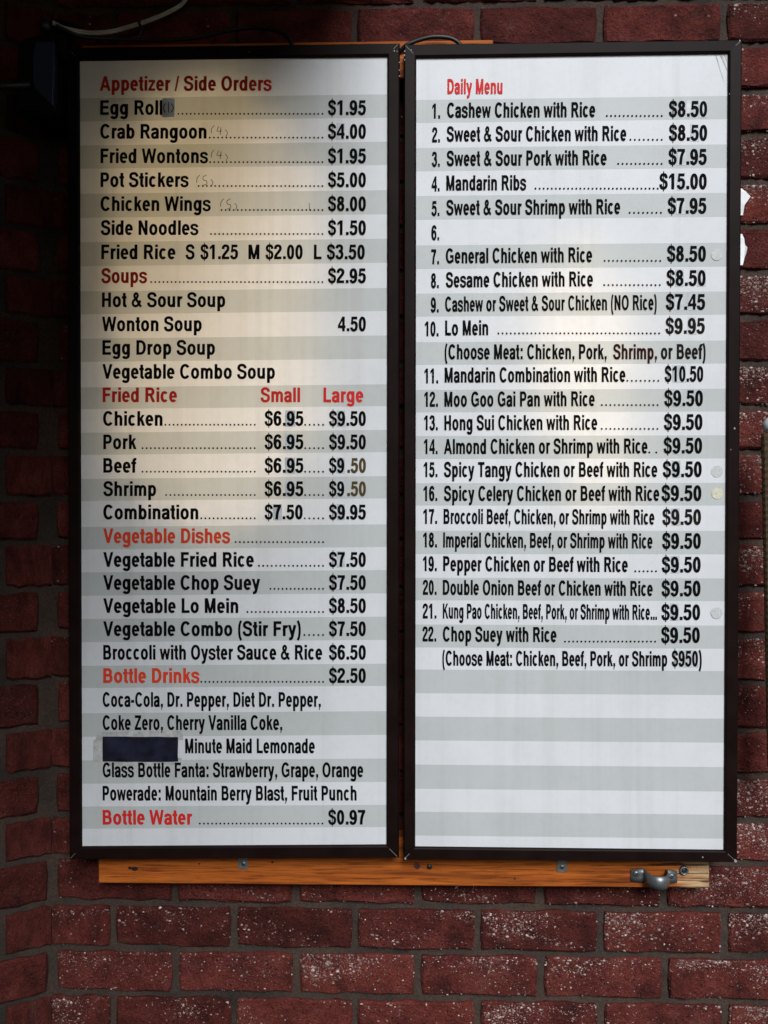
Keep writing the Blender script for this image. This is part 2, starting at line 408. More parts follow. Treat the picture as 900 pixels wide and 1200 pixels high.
# pale lime grit stuck to the bricks: thousands of tiny crumbs, thicker to the right, below, and along the top edge of a brick
gv, gf = [], []
rnd = random.Random(21)
def crumb(x, y, z, s):
    n = rnd.choice((5, 6)); a0 = rnd.uniform(0, 6.28); sx, sz = s * rnd.uniform(0.7, 1.35), s * rnd.uniform(0.6, 1.1)
    o = len(gv)
    for i in range(n):
        a = a0 + 6.2832 * i / n; k_ = rnd.uniform(0.7, 1.15)
        gv.append((x + sx * k_ * math.cos(a), y + 0.0005, z + sz * k_ * math.sin(a)))
    gv.append((x + rnd.uniform(-.3, .3) * s, y - s * rnd.uniform(0.25, 0.55), z + rnd.uniform(-.3, .3) * s))
    for i in range(n): gf.append((o + i, o + (i + 1) % n, o + n))
for (bx_, bz, ln, ht, y) in brick_spots:
    u = (bx_ - CORNER) / (X_RIGHT - CORNER - 0.3)      # 0 left .. 1 right edge of the view
    low = bz < -0.60; right = bx_ > at(868, 600).x - 0.06
    top_row = bz > ZS[5]
    if low: dens = 150 + 560 * min(1, max(0, u))
    elif right: dens = 640
    elif top_row: dens = 10
    else: dens = 25
    if top_row and right: dens = 190
    dens *= 2.1 * rnd.choice((0.35, 0.7, 1.0, 1.0, 1.3, 1.7)) * rnd.uniform(0.8, 1.2)
    blobs = [(rnd.uniform(-0.5, 0.5), rnd.uniform(-0.1, 0.45), rnd.uniform(0.08, 0.25)) for _ in range(3)]
    for _ in range(int(dens)):
        if rnd.random() < 0.42:
            q = rnd.choice(blobs); px_ = q[0] + rnd.gauss(0, q[2] * 0.9); pz_ = q[1] + rnd.gauss(0, q[2] * 1.5)
        else:
            px_ = rnd.uniform(-0.49, 0.49); pz_ = 0.485 - abs(rnd.gauss(0, 0.30)) if rnd.random() < 0.7 else rnd.uniform(-0.48, 0.48)
        if abs(px_) > 0.49 or abs(pz_) > 0.485: continue
        s = min(0.0026, 0.00055 * (1 - rnd.random()) ** -0.52)
        ed = 0.0015 if (abs(px_) > 0.475 or abs(pz_) > 0.45) else 0.0
        crumb(bx_ + px_ * ln, y + ed - 0.0002, bz + pz_ * ht, s)
g = mesh('lime_grit', gv, gf, 'grit', wall); g['kind'] = 'stuff'

# unseen slab added overhead to keep daylight off the upper left
v, f = box_vf(-2.6, -0.02, -2.6, 0.02, 0.985, 1.025)
tag(mesh('shade_slab', v, f, 'shade_slab'), None, kind='structure')

# ------------------------------------------------------------------ lettering: a narrow bold grotesque drawn stroke by stroke
W_, H_ = 184.0, 132.0; hv, hh = W_ / 2, H_ / 2; CAP, XH = 716.0, 532.0
def B(x0, y0, x1, y1): return [(x0, y0), (x1, y0), (x1, y1), (x0, y1)]
def arc(cx, cy, rx, ry, a0, a1, n=18, e=2.15):
    out = []
    for i in range(n + 1):
        a = R(a0 + (a1 - a0) * i / n); c, s = math.cos(a), math.sin(a)
        out.append((cx + rx * math.copysign(abs(c) ** (2 / e), c), cy + ry * math.copysign(abs(s) ** (2 / e), s)))
    return out
def S(pts, vx=None, hy=None):
    vx = vx or hv; hy = hy or hh; n = len(pts); lft, rgt = [], []
    for i in range(n):
        a, b_ = pts[max(0, i - 1)], pts[min(n - 1, i + 1)]
        tx, ty = (b_[0] - a[0]) / vx, (b_[1] - a[1]) / hy; l = math.hypot(tx, ty) or 1
        nx_, ny_ = -ty / l * vx, tx / l * hy
        lft.append((pts[i][0] + nx_, pts[i][1] + ny_)); rgt.append((pts[i][0] - nx_, pts[i][1] - ny_))
    # one quad per segment: always simple polygons, the triangulation below merges them
    return [[lft[i], rgt[i], rgt[i + 1], lft[i + 1]] for i in range(n - 1)]
def C(pts, n=4): return [(p.x, p.y) for p in catmull([(x, y, 0) for x, y in pts], n)]
def ring(cx, cy, rx, ry): return S(arc(cx, cy, rx - hv, ry - hh, 0, 360, 28))
def bowl(xl, xr, y0, y1, rx):
    cx = xr - hv - rx
    return S([(xl, y1 - hh), (cx, y1 - hh)] + arc(cx, (y0 + y1) / 2, rx, (y1 - y0) / 2 - hh, 90, -90, 14)[1:-1] + [(cx, y0 + hh), (xl, y0 + hh)])
SPTS = [(548, 505), (525, 590), (440, 655), (333, 667), (215, 650), (140, 590), (130, 515), (165, 450), (250, 408), (340, 382), (450, 348), (530, 295), (553, 205), (520, 115), (430, 60), (335, 48), (215, 64), (135, 125), (108, 225)]
def arch(x0, x1): return S(C([(x0, 290), (x0 + 25, 385), (x0 + 0.33 * (x1 - x0), 452), (x0 + 0.6 * (x1 - x0), 472), (x1 - 30, 430), (x1, 340), (x1, 170), (x1, 0)]))
def st(x, y0, y1): return B(x, y0, x + W_, y1)
GL = {}
def gl(ch, adv, *parts):
    out = []
    for p in parts:
        if p and isinstance(p[0], tuple): out.append(p)
        else: out += p
    GL[ch] = (adv, out)
def flip(polys, cx, cy): return [[(cx * 2 - x, cy * 2 - y) for x, y in p] for p in polys]
gl(' ', 278)
gl('A', 722, [(8, 0), (190, 0), (448, CAP), (272, CAP)], [(532, 0), (714, 0), (450, CAP), (274, CAP)], B(165, 150, 557, 150 + H_))
gl('B', 722, st(73, 0, CAP), bowl(100, 630, 375 - hh, CAP, 130), bowl(100, 668, 0, 375 + hh, 145))
gl('C', 722, S(arc(380, 358, 335 - hv, 370 - hh, 38, 322, 22)))
gl('D', 722, st(73, 0, CAP), bowl(100, 685, 0, CAP, 250))
gl('E', 667, st(73, 0, CAP), B(73, 0, 625, H_), B(73, 305, 590, 305 + H_), B(73, CAP - H_, 615, CAP))
gl('F', 611, st(73, 0, CAP), B(73, 295, 540, 295 + H_), B(73, CAP - H_, 585, CAP))
gl('G', 778, S(arc(390, 358, 345 - hv, 370 - hh, 38, 318, 22)), B(415, 265, 718, 265 + H_), B(585, 60, 718, 300))
gl('H', 722, st(70, 0, CAP), st(652 - W_, 0, CAP), B(100, 300, 620, 300 + H_))
gl('I', 278, st(62, 0, CAP))
gl('K', 722, st(73, 0, CAP), [(200, 195), (430, 455), (700, CAP), (500, CAP), (200, 390)], [(320, 330), (530, 0), (725, 0), (440, 455)])
gl('L', 611, st(76, 0, CAP), B(76, 0, 585, H_))
gl('M', 833, st(66, 0, CAP), st(767 - W_, 0, CAP), [(66, CAP), (346, 0), (487, 0), (275, CAP)], [(767, CAP), (558, CAP), (346, 0), (487, 0)])
gl('N', 722, st(68, 0, CAP), st(654 - W_, 0, CAP), [(68, CAP), (478, 0), (654, 0), (244, CAP)])
gl('O', 778, ring(389, 358, 345, 370))
gl('P', 667, st(73, 0, CAP), bowl(100, 630, 262, CAP, 150))
gl('R', 722, st(73, 0, CAP), bowl(100, 650, 300, CAP, 140), [(320, 340), (512, 0), (708, 0), (500, 350)])
gl('S', 667, S(C(SPTS, 3)))
gl('T', 611, B(20, CAP - H_, 591, CAP), st(305 - hv, 0, CAP))
gl('V', 667, [(4, CAP), (250, 0), (420, 0), (185, CAP)], [(663, CAP), (482, CAP), (248, 0), (418, 0)])
gl('W', 944, [(4, CAP), (170, 0), (340, 0), (175, CAP)], [(170, 0), (340, 0), (545, CAP), (400, CAP)], [(604, 0), (774, 0), (545, CAP), (400, CAP)], [(604, 0), (774, 0), (940, CAP), (769, CAP)])
gl('Z', 611, B(40, CAP - H_, 575, CAP), B(25, 0, 588, H_), [(25, H_ * .8), (215, H_ * .8), (575, CAP - H_ * .8), (378, CAP - H_ * .8)])
gl('a', 556, S(C([(112, 372), (132, 435), (195, 470), (280, 474), (368, 462), (418, 415), (430, 340), (430, 190), (432, 80), (446, 0)])),
   S(C([(430, 300), (330, 283), (200, 262), (130, 220), (112, 150), (142, 80), (215, 50), (310, 62), (390, 115), (430, 190)])))
gl('b', 611, st(64, 0, CAP), ring(326, 266, 252, 278))
gl('c', 556, S(arc(290, 266, 255 - hv, 278 - hh, 42, 318, 18)))
gl('d', 611, st(547 - W_, 0, CAP), ring(285, 266, 252, 278))
gl('e', 556, S(arc(281, 266, 252 - hv, 278 - hh, -6, 318, 22)), B(80, 215, 515, 215 + H_ * .8))
gl('f', 333, S(C([(170, 0), (170, 200), (170, 420), (172, 560), (200, 630), (255, 658), (340, 655)])), B(8, XH - H_ * .9, 325, XH))
gl('g', 611, ring(287, 272, 252, 272), S(C([(468, 532), (468, 300), (468, 60), (455, -60), (395, -128), (290, -144), (185, -128), (120, -70)])))
gl('h', 611, st(64, 0, CAP), arch(140, 468))
gl('i', 278, st(60, 0, XH), B(60, CAP - 118, 60 + W_, CAP))
gl('k', 556, st(64, 0, CAP), [(190, 130), (355, 320), (538, XH), (355, XH), (190, 320)], [(262, 250), (372, 0), (562, 0), (372, 385)])
gl('l', 278, st(60, 0, CAP))
gl('m', 889, st(64, 0, XH), arch(140, 445), arch(445, 746))
gl('n', 611, st(64, 0, XH), arch(140, 468))
gl('o', 611, ring(305, 266, 268, 278))
gl('p', 611, st(64, -205, XH), ring(326, 266, 252, 278))
gl('r', 389, st(64, 0, XH), S(C([(142, 250), (165, 370), (235, 440), (320, 462), (385, 452)])))
gl('s', 556, S(C([(x * .83, (y - 358) * .735 + 266) for x, y in SPTS], 3), hv * .92, hh * .88))
gl('t', 333, S(C([(172, 690), (172, 500), (172, 300), (172, 150), (190, 80), (240, 56), (322, 62)])), B(8, XH - H_ * .9, 315, XH))
gl('u', 611, flip(GL['n'][1], 305.5, XH / 2))
gl('v', 556, [(6, XH), (198, 0), (358, 0), (188, XH)], [(550, XH), (368, XH), (198, 0), (358, 0)])
gl('w', 778, [(4, XH), (140, 0), (298, 0), (168, XH)], [(140, 0), (298, 0), (458, XH), (320, XH)], [(480, 0), (638, 0), (458, XH), (320, XH)], [(480, 0), (638, 0), (774, XH), (610, XH)])
gl('x', 556, [(10, 0), (200, 0), (545, XH), (355, XH)], [(356, 0), (546, 0), (200, XH), (10, XH)])
gl('y', 556, [(6, XH), (215, -10), (350, 30), (188, XH)], S(C([(460, XH), (375, 270), (290, 10), (250, -85), (190, -135), (75, -142)])))
gl('z', 500, B(35, XH - H_ * .9, 465, XH), B(25, 0, 475, H_ * .9), [(25, H_ * .7), (200, H_ * .7), (465, XH - H_ * .7), (290, XH - H_ * .7)])
gl('0', 556, ring(278, 354, 246, 366))
gl('1', 556, st(220, 0, CAP), [(65, 465), (240, 560), (240, CAP), (65, 590)])
gl('2', 556, S(C([(108, 495), (125, 590), (190, 648), (285, 662), (390, 635), (440, 550), (415, 460), (320, 355), (200, 245), (120, 140), (105, 60)])), B(26, 0, 515, H_))
gl('3', 556, S(C([(108, 530), (130, 615), (200, 658), (285, 662), (385, 632), (420, 545), (395, 445), (310, 398), (220, 390)])), S(C([(220, 390), (320, 382), (415, 330), (445, 220), (400, 110), (300, 54), (200, 62), (122, 115), (100, 200)])))
gl('4', 556, B(315, 0, 315 + W_ * .92, CAP), B(22, 155, 540, 155 + H_), [(22, 165), (145, 250), (455, CAP), (320, CAP), (22, 285)])
gl('5', 556, B(105, CAP - H_, 495, CAP), [(62, 335), (185, 340), (240, CAP), (105, CAP)], S(C([(118, 360), (190, 420), (280, 436), (380, 412), (440, 335), (440, 220), (400, 110), (300, 54), (200, 62), (122, 115), (98, 190)])))
gl('6', 556, ring(285, 238, 246, 250), S(C([(440, 545), (418, 620), (350, 660), (282, 664), (185, 618), (125, 500), (112, 350), (116, 230)])))
gl('7', 556, B(32, CAP - H_, 520, CAP), S(C([(450, 640), (350, 490), (275, 290), (238, 0)])))
gl('8', 556, ring(278, 535, 222, 193), ring(278, 208, 248, 220))
gl('9', 556, flip(GL['6'][1], 278, 356))
gl('$', 556, S(C([(x * .83 + 3, y) for x, y in SPTS], 3), hv * .9), B(252, -95, 306, 812))
gl('&', 722, S(C([(640, 10), (520, 140), (360, 340), (230, 490), (212, 590), (285, 662), (375, 650), (418, 570), (375, 470), (240, 375), (130, 280), (108, 170), (165, 82), (285, 48), (420, 90), (520, 190), (575, 330)], 3), hv * .85, hh * .95))
gl('(', 333, S(C([(250, 745), (160, 560), (128, 270), (160, -20), (250, -205)]), hv * .8))
gl(')', 333, S(C([(83, 745), (173, 560), (205, 270), (173, -20), (83, -205)]), hv * .8))
gl('.', 278, B(62, 0, 62 + W_, 150))
gl(',', 278, B(62, 0, 62 + W_, 150), [(120, 20), (80, -150), (130, -160), (220, 20)])
gl(':', 333, B(88, 0, 88 + W_, 150), B(88, XH - 150, 88 + W_, XH))
gl('-', 333, B(28, 200, 305, 200 + H_))
gl('/', 278, [(-10, -20), (110, -20), (290, CAP + 10), (170, CAP + 10)])

GM = {}
def glyph(ch):
    if ch not in GM:
        vs_, fs = [], []
        for p in GL[ch][1]:
            a = sum(p[i][0] * p[(i + 1) % len(p)][1] - p[(i + 1) % len(p)][0] * p[i][1] for i in range(len(p)))
            if abs(a) < 1: continue
            if a < 0: p = p[::-1]
            fs.append(list(range(len(vs_), len(vs_) + len(p)))); vs_ += [Vector(q) for q in p]
        if not vs_: GM[ch] = ([], [])
        else:
            r_ = delaunay_2d_cdt(vs_, [], fs, 0, 0.5, True)
            def inside(x, y):
                for p in GL[ch][1]:
                    k_ = False
                    for i in range(len(p)):
                        (ax, ay), (bx, by) = p[i], p[i - 1]
                        if (ay > y) != (by > y) and x < (bx - ax) * (y - ay) / (by - ay) + ax: k_ = not k_
                    if k_: return True
                return False
            V2 = [(q.x, q.y) for q in r_[0]]
            GM[ch] = (V2, [tuple(t) for t in r_[2] if inside(sum(V2[i][0] for i in t) / len(t), sum(V2[i][1] for i in t) / len(t))])
    return GM[ch]

def text_layout(s, track=0):
    x, v, f = 0.0, [], []
    for ch in s:
        gv_, gf_ = glyph(ch); o = len(v)
        v += [(x + a, b_) for a, b_ in gv_]; f += [tuple(i + o for i in t) for t in gf_]
        x += GL[ch][0] + track
    return v, f

YF = -0.070          # front of the acrylic sheets
def lettering(s, x0, x1, y, cap, parent, mat='black', y2=None, name='lettering', lift=0.0008, track=0):
    v, f = text_layout(s, track)
    lo = min(p[0] for p in v); hi = max(p[0] for p in v)
    Y = YF - lift
    a, b_ = at(x0, y, Y), at(x1, y if y2 is None else y2, Y)
    ex = (b_ - a) / (hi - lo); ez = Vector((-(b_ - a).z, 0, (b_ - a).x)).normalized() * ((at(x0, y - cap, Y) - a).length / CAP)
    return mesh(name, [a + ex * (p[0] - lo) + ez * p[1] for p in v], f, mat, parent)

def dots(x0, x1, y, parent, pitch=4.72, r=1.18):
    n = max(2, round((x1 - x0) / pitch)); v, f = [], []
    Y = YF - 0.0008
    for i in range(n):
        c = at(x0 + 1.2 + (x1 - x0 - 2.4) * i / (n - 1), y - 1.2, Y); o = len(v); rr = r * 0.00134
        for k_ in range(8):
            a = math.pi * (2 * k_ + 1) / 8; v.append((c.x + rr * math.cos(a), c.y, c.z + rr * math.sin(a)))
        f.append(tuple(range(o, o + 8)))
    return mesh('leader_dots', v, f, 'black', parent)

# ------------------------------------------------------------------ the two menu boards
BACK = -0.0375
def menu_board(label, outer, inner, bands, tube_px):
    """outer / inner: corner pixels of frame and sheet, TL TR BR BL"""
    ctr = at(sum(p[0] for p in outer) / 4, max(p[1] for p in outer), YF)
    root = empty('menu_board', (ctr.x, BACK, ctr.z)); tag(root, label, 'menu board', 'outdoor menu boards on the brick wall')
    FY = YF - 0.006                                    # frame stands proud of the sheet
    O = [at(x, y, FY) for x, y in outer]; I = [at(x, y, FY) for x, y in inner]
    # sheet with its printed bands: one flat acrylic sheet, slightly larger than the opening
    P = [at(x, y, YF) for x, y in inner]
    cen = sum(P, Vector()) / 4; P = [p + (p - cen).normalized() * 0.006 for p in P]
    TL, TR, BR, BL = P
    xm = (inner[0][0] + inner[1][0]) / 2
    def vv(py):
        zt = (TL.z + TR.z) / 2; zb = (BL.z + BR.z) / 2
        return (zt - at(xm, py, YF).z) / (zt - zb)
    cuts = [0.0]
    for a, b_ in bands: cuts += [vv(a), vv(b_)]
    cuts.append(1.0)
    v, f = [], []
    for c in cuts: v += [TL.lerp(BL, c), TR.lerp(BR, c)]
    for i in range(len(cuts) - 1): f.append((2 * i + 2, 2 * i + 3, 2 * i + 1, 2 * i))
    sheet = mesh('acrylic_sheet', v, f, None, root)
    sheet.data.materials.append(M['white']); sheet.data.materials.append(M['grey'])
    for i, p in enumerate(sheet.data.polygons): p.material_index = i % 2
    # four mitred frame bars with a rounded profile
    for i in range(4):
        j = (i + 1) % 4
        prof = [(0.0, BACK), (0.0, FY + 0.0025), (0.10, FY), (0.86, FY + 0.0004), (0.96, FY + 0.0016), (1.0, FY + 0.0040), (1.0, YF + 0.004)]
        v = []
        for k_ in (i, j):
            for t, y in prof:
                p = O[k_].lerp(I[k_], t); v.append((p.x, y, p.z))
        n = len(prof)
        f = [(q, q + 1, q + 1 + n, q + n) for q in range(n - 1)] + [tuple(range(n - 1, -1, -1)), tuple(range(n, 2 * n))]
        bar = mesh('frame_bar', v, f, 'frame', root)
        # pale bare-metal hairline where the mitre has opened
        d = (I[j] - O[j]); nrm = Vector((-d.z, 0, d.x)).normalized() * 0.00018
        a, b_ = O[j].lerp(I[j], 0.14), O[j].lerp(I[j], 0.75 if i % 2 else 0.5)
        a.y = b_.y = FY - 0.0004
        mesh('mitre_seam', [a - nrm, b_ - nrm, b_ + nrm, a + nrm, *( (q + Vector((0, 0.0006, 0))) for q in (a - nrm, b_ - nrm, b_ + nrm, a + nrm))],
             [(3, 2, 1, 0), (0, 1, 5, 4), (1, 2, 6, 5), (2, 3, 7, 6), (3, 0, 4, 7)], 'seam', bar)
    # white-lined back pan of the light box
    Q = [o.lerp(i_, 0.12) for o, i_ in zip(O, I)]
    Z = [Vector((q.x, BACK - 0.002, q.z)) for q in Q]
    mesh('back_pan', Z, [(0, 1, 2, 3)], 'box', root)
    # warm tube inside
    for (tx, t0, t1) in tube_px:
        a, b_ = at(tx, t0, BACK - 0.008), at(tx, t1, BACK - 0.008)
        mesh('light_tube', *tube_vf([a, a.lerp(b_, 0.5), b_], 0.005, 12), 'tube', root, True)
    return root, sheet

bandsL = [(112.9, 140.2), (168.3, 195.6), (225, 253.2), (281.8, 310), (339.5, 366.4), (395, 422.3), (452.2, 477.7), (505.5, 531.5), (559.6, 585.6),
          (616, 642.5), (669.4, 696.7), (724, 751.2), (779, 805), (834.6, 862.3), (890, 917.3), (944.2, 970.2)]
bandsR = [(114.8, 142), (171.3, 198.9), (227.8, 256), (286, 314), (342.8, 370), (400, 426.9), (456.2, 482.8), (510.5, 537.6), (566, 592.5),
          (622, 649.5), (677.5, 704), (732.5, 759.5), (785.5, 813.5), (841, 869), (897.5, 926), (953, 981)]
BL_, SL = menu_board('black framed light board headed Appetizer and Side Orders, listing soups and drinks',
    [(78, 55), (468.5, 50), (467.5, 1005.7), (81, 1007.5)], [(92, 69.6), (453.8, 64.7), (452.7, 991), (95, 993)], bandsL, [(150, 170, 560), (185, 120, 600), (220, 105, 620), (255, 100, 640), (290, 110, 620), (325, 140, 600), (360, 200, 520)])
BR_, SR = menu_board('black framed light board headed Daily Menu with twenty two numbered dishes',
    [(473.4, 51.5), (870, 46), (864.2, 1011), (472.8, 1007.5)], [(488, 66.5), (854.2, 61), (849.3, 997.3), (486.7, 993.3)], bandsR, [(640, 320, 520), (680, 280, 610), (720, 340, 600)])

P1, P2, P3 = (384.2, 428.8), (310, 355.6), (385.5, 428.8)
left_rows = [  # (y, segments (text, x0, x1[, material]), dots (x0, x1))
 (106.4, [('Appetizer / Side Orders', 116.8, 318.3, 'red')], []),
 (134.6, [('Egg Roll', 117.3, 190.5), ('$1.95', *P1)], [(207.8, 379)]),
 (162.5, [('Crab Rangoon', 117.3, 242), ('$4.00', *P1)], [(244.6, 379)]),
 (191.2, [('Fried Wontons', 117.7, 243.8), ('$1.95', *P1)], [(245, 379)]),
 (219.2, [('Pot Stickers', 117.7, 221), ('$5.00', *P1)], [(231.6, 379)]),
 (247.3, [('Chicken Wings', 117.7, 247), ('$8.00', *P1)], [(258.5, 379)]),
 (275.4, [('Side Noodles', 118, 232.5), ('$1.50', *P1)], [(246, 379)]),
 (303.8, [('Fried Rice', 118.6, 205.6), ('S', 217.3, 228), ('$1.25', 234.7, 279), ('M', 291, 304), ('$2.00', 311, 354.7), ('L', 367.7, 376.8), ('$3.50', 382.9, 427.5)], []),
 (331.7, [('Soups', 118.6, 172.3, 'red'), ('$2.95', *P1)], [(176, 379)]),
 (359.9, [('Hot & Sour Soup', 119.4, 264)], []),
 (388.2, [('Wonton Soup', 119.4, 236.4), ('4.50', 395.9, 428.8)], []),
 (415.8, [('Egg Drop Soup', 119.9, 252)], []),
 (443.9, [('Vegetable Combo Soup', 119.9, 322.2)], []),
 (471.3, [('Fried Rice', 120.3, 207.4, 'red'), ('Small', 305.3, 351.7, 'red'), ('Large', 379, 425.8, 'red')], []),
 (499, [('Chicken', 120.7, 190.5), ('$6.95', *P2), ('$9.50', *P3)], [(192.7, 299.7), (356.4, 379.8)]),
 (526.4, [('Pork', 121, 160), ('$6.95', *P2), ('$9.50', *P3)], [(165.8, 299.7), (356.4, 379.8)]),
 (554, [('Beef', 121, 160), ('$6.95', *P2), ('$9', 385.5, 403.5), ('.50', 407, 428.8, 'worn_gold')], [(165.8, 299.7), (356.4, 379.8)]),
 (581.3, [('Shrimp', 121, 183), ('$6.95', *P2), ('$9', 385.5, 403.5), ('.50', 407, 428.8, 'worn_gold')], [(193.5, 299.7), (356.4, 379.8)]),
 (608.6, [('Combination', 121, 232.5), ('$7.50', 310, 354.7), ('$9.95', *P3)], [(234.7, 299.7), (356, 379.8)]),
 (636.4, [('Vegetable Dishes', 121, 269.8, 'orange')], [(275, 379.8)]),
 (664.2, [('Vegetable Fried Rice', 121, 297.5), ('$7.50', *P3)], [(302.3, 379.8)]),
 (691.2, [('Vegetable Chop Suey', 121, 304.9), ('$7.50', *P3)], [(315.7, 379.8)]),
 (718.3, [('Vegetable Lo Mein', 121, 279.3), ('$8.50', *P3)], [(288.8, 379.8)]),
 (745.3, [('Vegetable Combo (Stir Fry)', 121, 352.5), ('$7.50', *P3)], [(355.6, 379.8)]),
 (773, [('Broccoli with Oyster Sauce & Rice', 121, 377.7), ('$6.50', *P3)], []),
 (800.2, [('Bottle Drinks', 121, 233.8, 'orange'), ('$2.50', *P3)], [(234.7, 379.8)]),
 (828.3, [('Coca-Cola, Dr. Pepper, Diet Dr. Pepper,', 120.3, 376)], []),
 (855.4, [('Coke Zero, Cherry Vanilla Coke,', 120.3, 330.9)], []),
 (882.7, [('Minute Maid Lemonade', 217, 369)], []),
 (910.8, [('Glass Bottle Fanta: Strawberry, Grape, Orange', 120.3, 425.8)], []),
 (938.1, [('Powerade: Mountain Berry Blast, Fruit Punch', 120.3, 418)], []),
 (966.3, [('Bottle Water', 120.3, 225.6, 'red'), ('$0.97', 384.6, 428.4)], [(233, 379)]),
]
for y, segs, dd in left_rows:
    for sg in segs: lettering(sg[0], sg[1], sg[2], y, 17.2, SL, sg[3] if len(sg) > 3 else 'black')
    for a, b_ in dd: dots(a, b_, y, SL)

right_rows = [  # number, text, x0, x1, y, price, px0, px1, price y, dots
 ('', 'Daily Menu', 524.2, 589, 110, None, 0, 0, 0, None),
 ('1.', 'Cashew Chicken with Rice', 523.8, 697.6, 137.8, '$8.50', 783.8, 828.7, 136.7, (710, 776.7)),
 ('2.', 'Sweet & Sour Chicken with Rice', 523.3, 734, 165.8, '$8.50', 783.8, 828.7, 164.7, (737.6, 776.7)),
 ('3.', 'Sweet & Sour Pork with Rice', 523.3, 710.9, 194.4, '$7.95', 783.3, 828.2, 192.8, (723.3, 776.5)),
 ('4.', 'Mandarin Ribs', 522.9, 616.7, 223.2, '$15.00', 772.7, 828.2, 221.6, (626.4, 772)),
 ('5.', 'Sweet & Sour Shrimp with Rice', 522.9, 726.9, 252, '$7.95', 782.4, 827.8, 250.2, (736.7, 775.8)),
 ('6.', '', 0, 0, 280.6, None, 0, 0, 0, None),
 ('7.', 'General Chicken with Rice', 522.4, 694, 308.6, '$8.50', 781.6, 827.3, 306.4, (707.3, 774.9)),
 ('8.', 'Sesame Chicken with Rice', 522.4, 694.9, 336.7, '$8.50', 781, 826.9, 334.9, (706.9, 774.4)),
 ('9.', 'Cashew or Sweet & Sour Chicken (NO Rice)', 521.6, 769.6, 365.1, '$7.45', 780.2, 826.4, 362.9, None),
 ('10.', 'Lo Mein', 521.6, 572.2, 393.1, '$9.95', 779.8, 826, 391, (582.9, 773.6)),
 ('', '(Choose Meat: Chicken, Pork,', 521, 711, 421, None, 0, 0, 0, None),
 ('11.', 'Mandarin Combination with Rice', 521, 733, 448.3, '$10.50', 778.9, 824.2, 447.3, (734, 772.7)),
 ('12.', 'Moo Goo Gai Pan with Rice', 520.7, 697, 476.6, '$9.50', 778.4, 823.8, 475.7, (704, 771.8)),
 ('13.', 'Hong Sui Chicken with Rice', 520.7, 700, 504.2, '$9.50', 778, 823.3, 503.7, (704, 771.6)),
 ('14.', 'Almond Chicken or Shrimp with Rice', 520.2, 758.9, 532, '$9.50', 777.6, 822.9, 531.3, (759.8, 770.4)),
 ('15.', 'Spicy Tangy Chicken or Beef with Rice', 520.2, 770.4, 559, '$9.50', 776.7, 822.4, 559, None),
 ('16.', 'Spicy Celery Chicken or Beef with Rice', 520.2, 772.7, 587, '$9.50', 775.2, 822, 587, None),
 ('17.', 'Broccoli Beef, Chicken, or Shrimp with Rice', 519.8, 766.9, 613.9, '$9.50', 776.2, 821.6, 615, None),
 ('18.', 'Imperial Chicken, Beef, or Shrimp with Rice', 519.3, 764.7, 641.4, '$9.50', 776, 821.4, 643, None),
 ('19.', 'Pepper Chicken or Beef with Rice', 519.3, 735.8, 669.2, '$9.50', 775.6, 821.2, 670.8, (743.3, 770)),
 ('20.', 'Double Onion Beef or Chicken with Rice', 518.9, 765, 697, '$9.50', 775.3, 821, 698.7, None),
 ('21.', 'Kung Pao Chicken, Beef, Pork, or Shrimp with Rice...', 518.9, 770, 724.8, '$9.50', 775.1, 820.6, 726.6, None),
 ('22.', 'Chop Suey with Rice', 518.9, 652.2, 751.7, '$9.50', 774.9, 820.2, 753.4, (661, 769)),
 ('', '(Choose Meat: Chicken, Beef, Pork, or Shrimp', 518.4, 782, 780, '$950)', 787.3, 822.4, 781, None),
]
PATCH = {136.7: (2, 4), 164.7: (3,), 192.8: (1,), 221.6: (2,), 250.2: (1,), 334.9: (1, 4), 362.9: (1, 3), 391: (3,), 447.3: (1, 2), 475.7: (1,), 531.3: (1,),
         559: (1,), 587: (1,), 615: (1,), 670.8: (1,), 698.7: (1,), 726.6: (1,), 781: (1, 2, 3)}
def patch(x0, x1, y0, y1, parent, mat='sticker', name='price_sticker', lift=0.0004, jag=0.3):
    Y = YF - lift
    c = [at(x + random.uniform(-jag, jag), y + random.uniform(-jag, jag), Y) for x, y in ((x0, y1), (x1, y1), (x1, y0), (x0, y0))]
    return mesh(name, c, [(0, 1, 2, 3)], mat, parent)
for i, (num, s, x0, x1, y, pr, p0, p1, py, dd) in enumerate(right_rows):
    slope = 0.0 if not pr else (py - y) / 290.0
    if num:
        xr = 515.8 - (y - 138) * 0.0073; wd = 9.4 if len(num) == 2 else 16.2
        lettering(num, xr - wd, xr, y + (0.9 if y < 460 else 0), 17.4, SR)
    if s: lettering(s, x0, x1, y, 17.6, SR, 'red' if i == 0 else 'black', y + slope * (x1 - x0))
    if pr:
        lettering(pr, p0, p1, py, 18.4, SR, ('faded' if py in (391, 615) else 'black'))
        full = sum(GL[c][0] for c in pr)
        for k_ in PATCH.get(py, ()):
            a = sum(GL[c][0] for c in pr[:k_]) / full; b_ = (sum(GL[c][0] for c in pr[:k_ + 1])) / full
            patch(p0 + a * (p1 - p0) + 0.3, p0 + b_ * (p1 - p0) + 0.4, py - 19.3, py + 1.0, SR)
    if dd: dots(dd[0], dd[1], (y + slope * (dd[0] - x0) + py) / 2 if pr else y, SR)
lettering('Shrimp,', 718.5, 770, 421, 17.6, SR, 'brown'); lettering('or Beef)', 774.5, 826.9, 420.7, 17.6, SR, 'faded')
for y_, k_ in ((499, 3), (526.4, 3), (554, 3), (581.3, 3), (608.6, 1)):     # patched digits in the Small column
    patch(310 + (0.53 if k_ == 3 else 0.22) * 45, 310 + (0.80 if k_ == 3 else 0.45) * 45, y_ - 18, y_ + 0.8, SL)
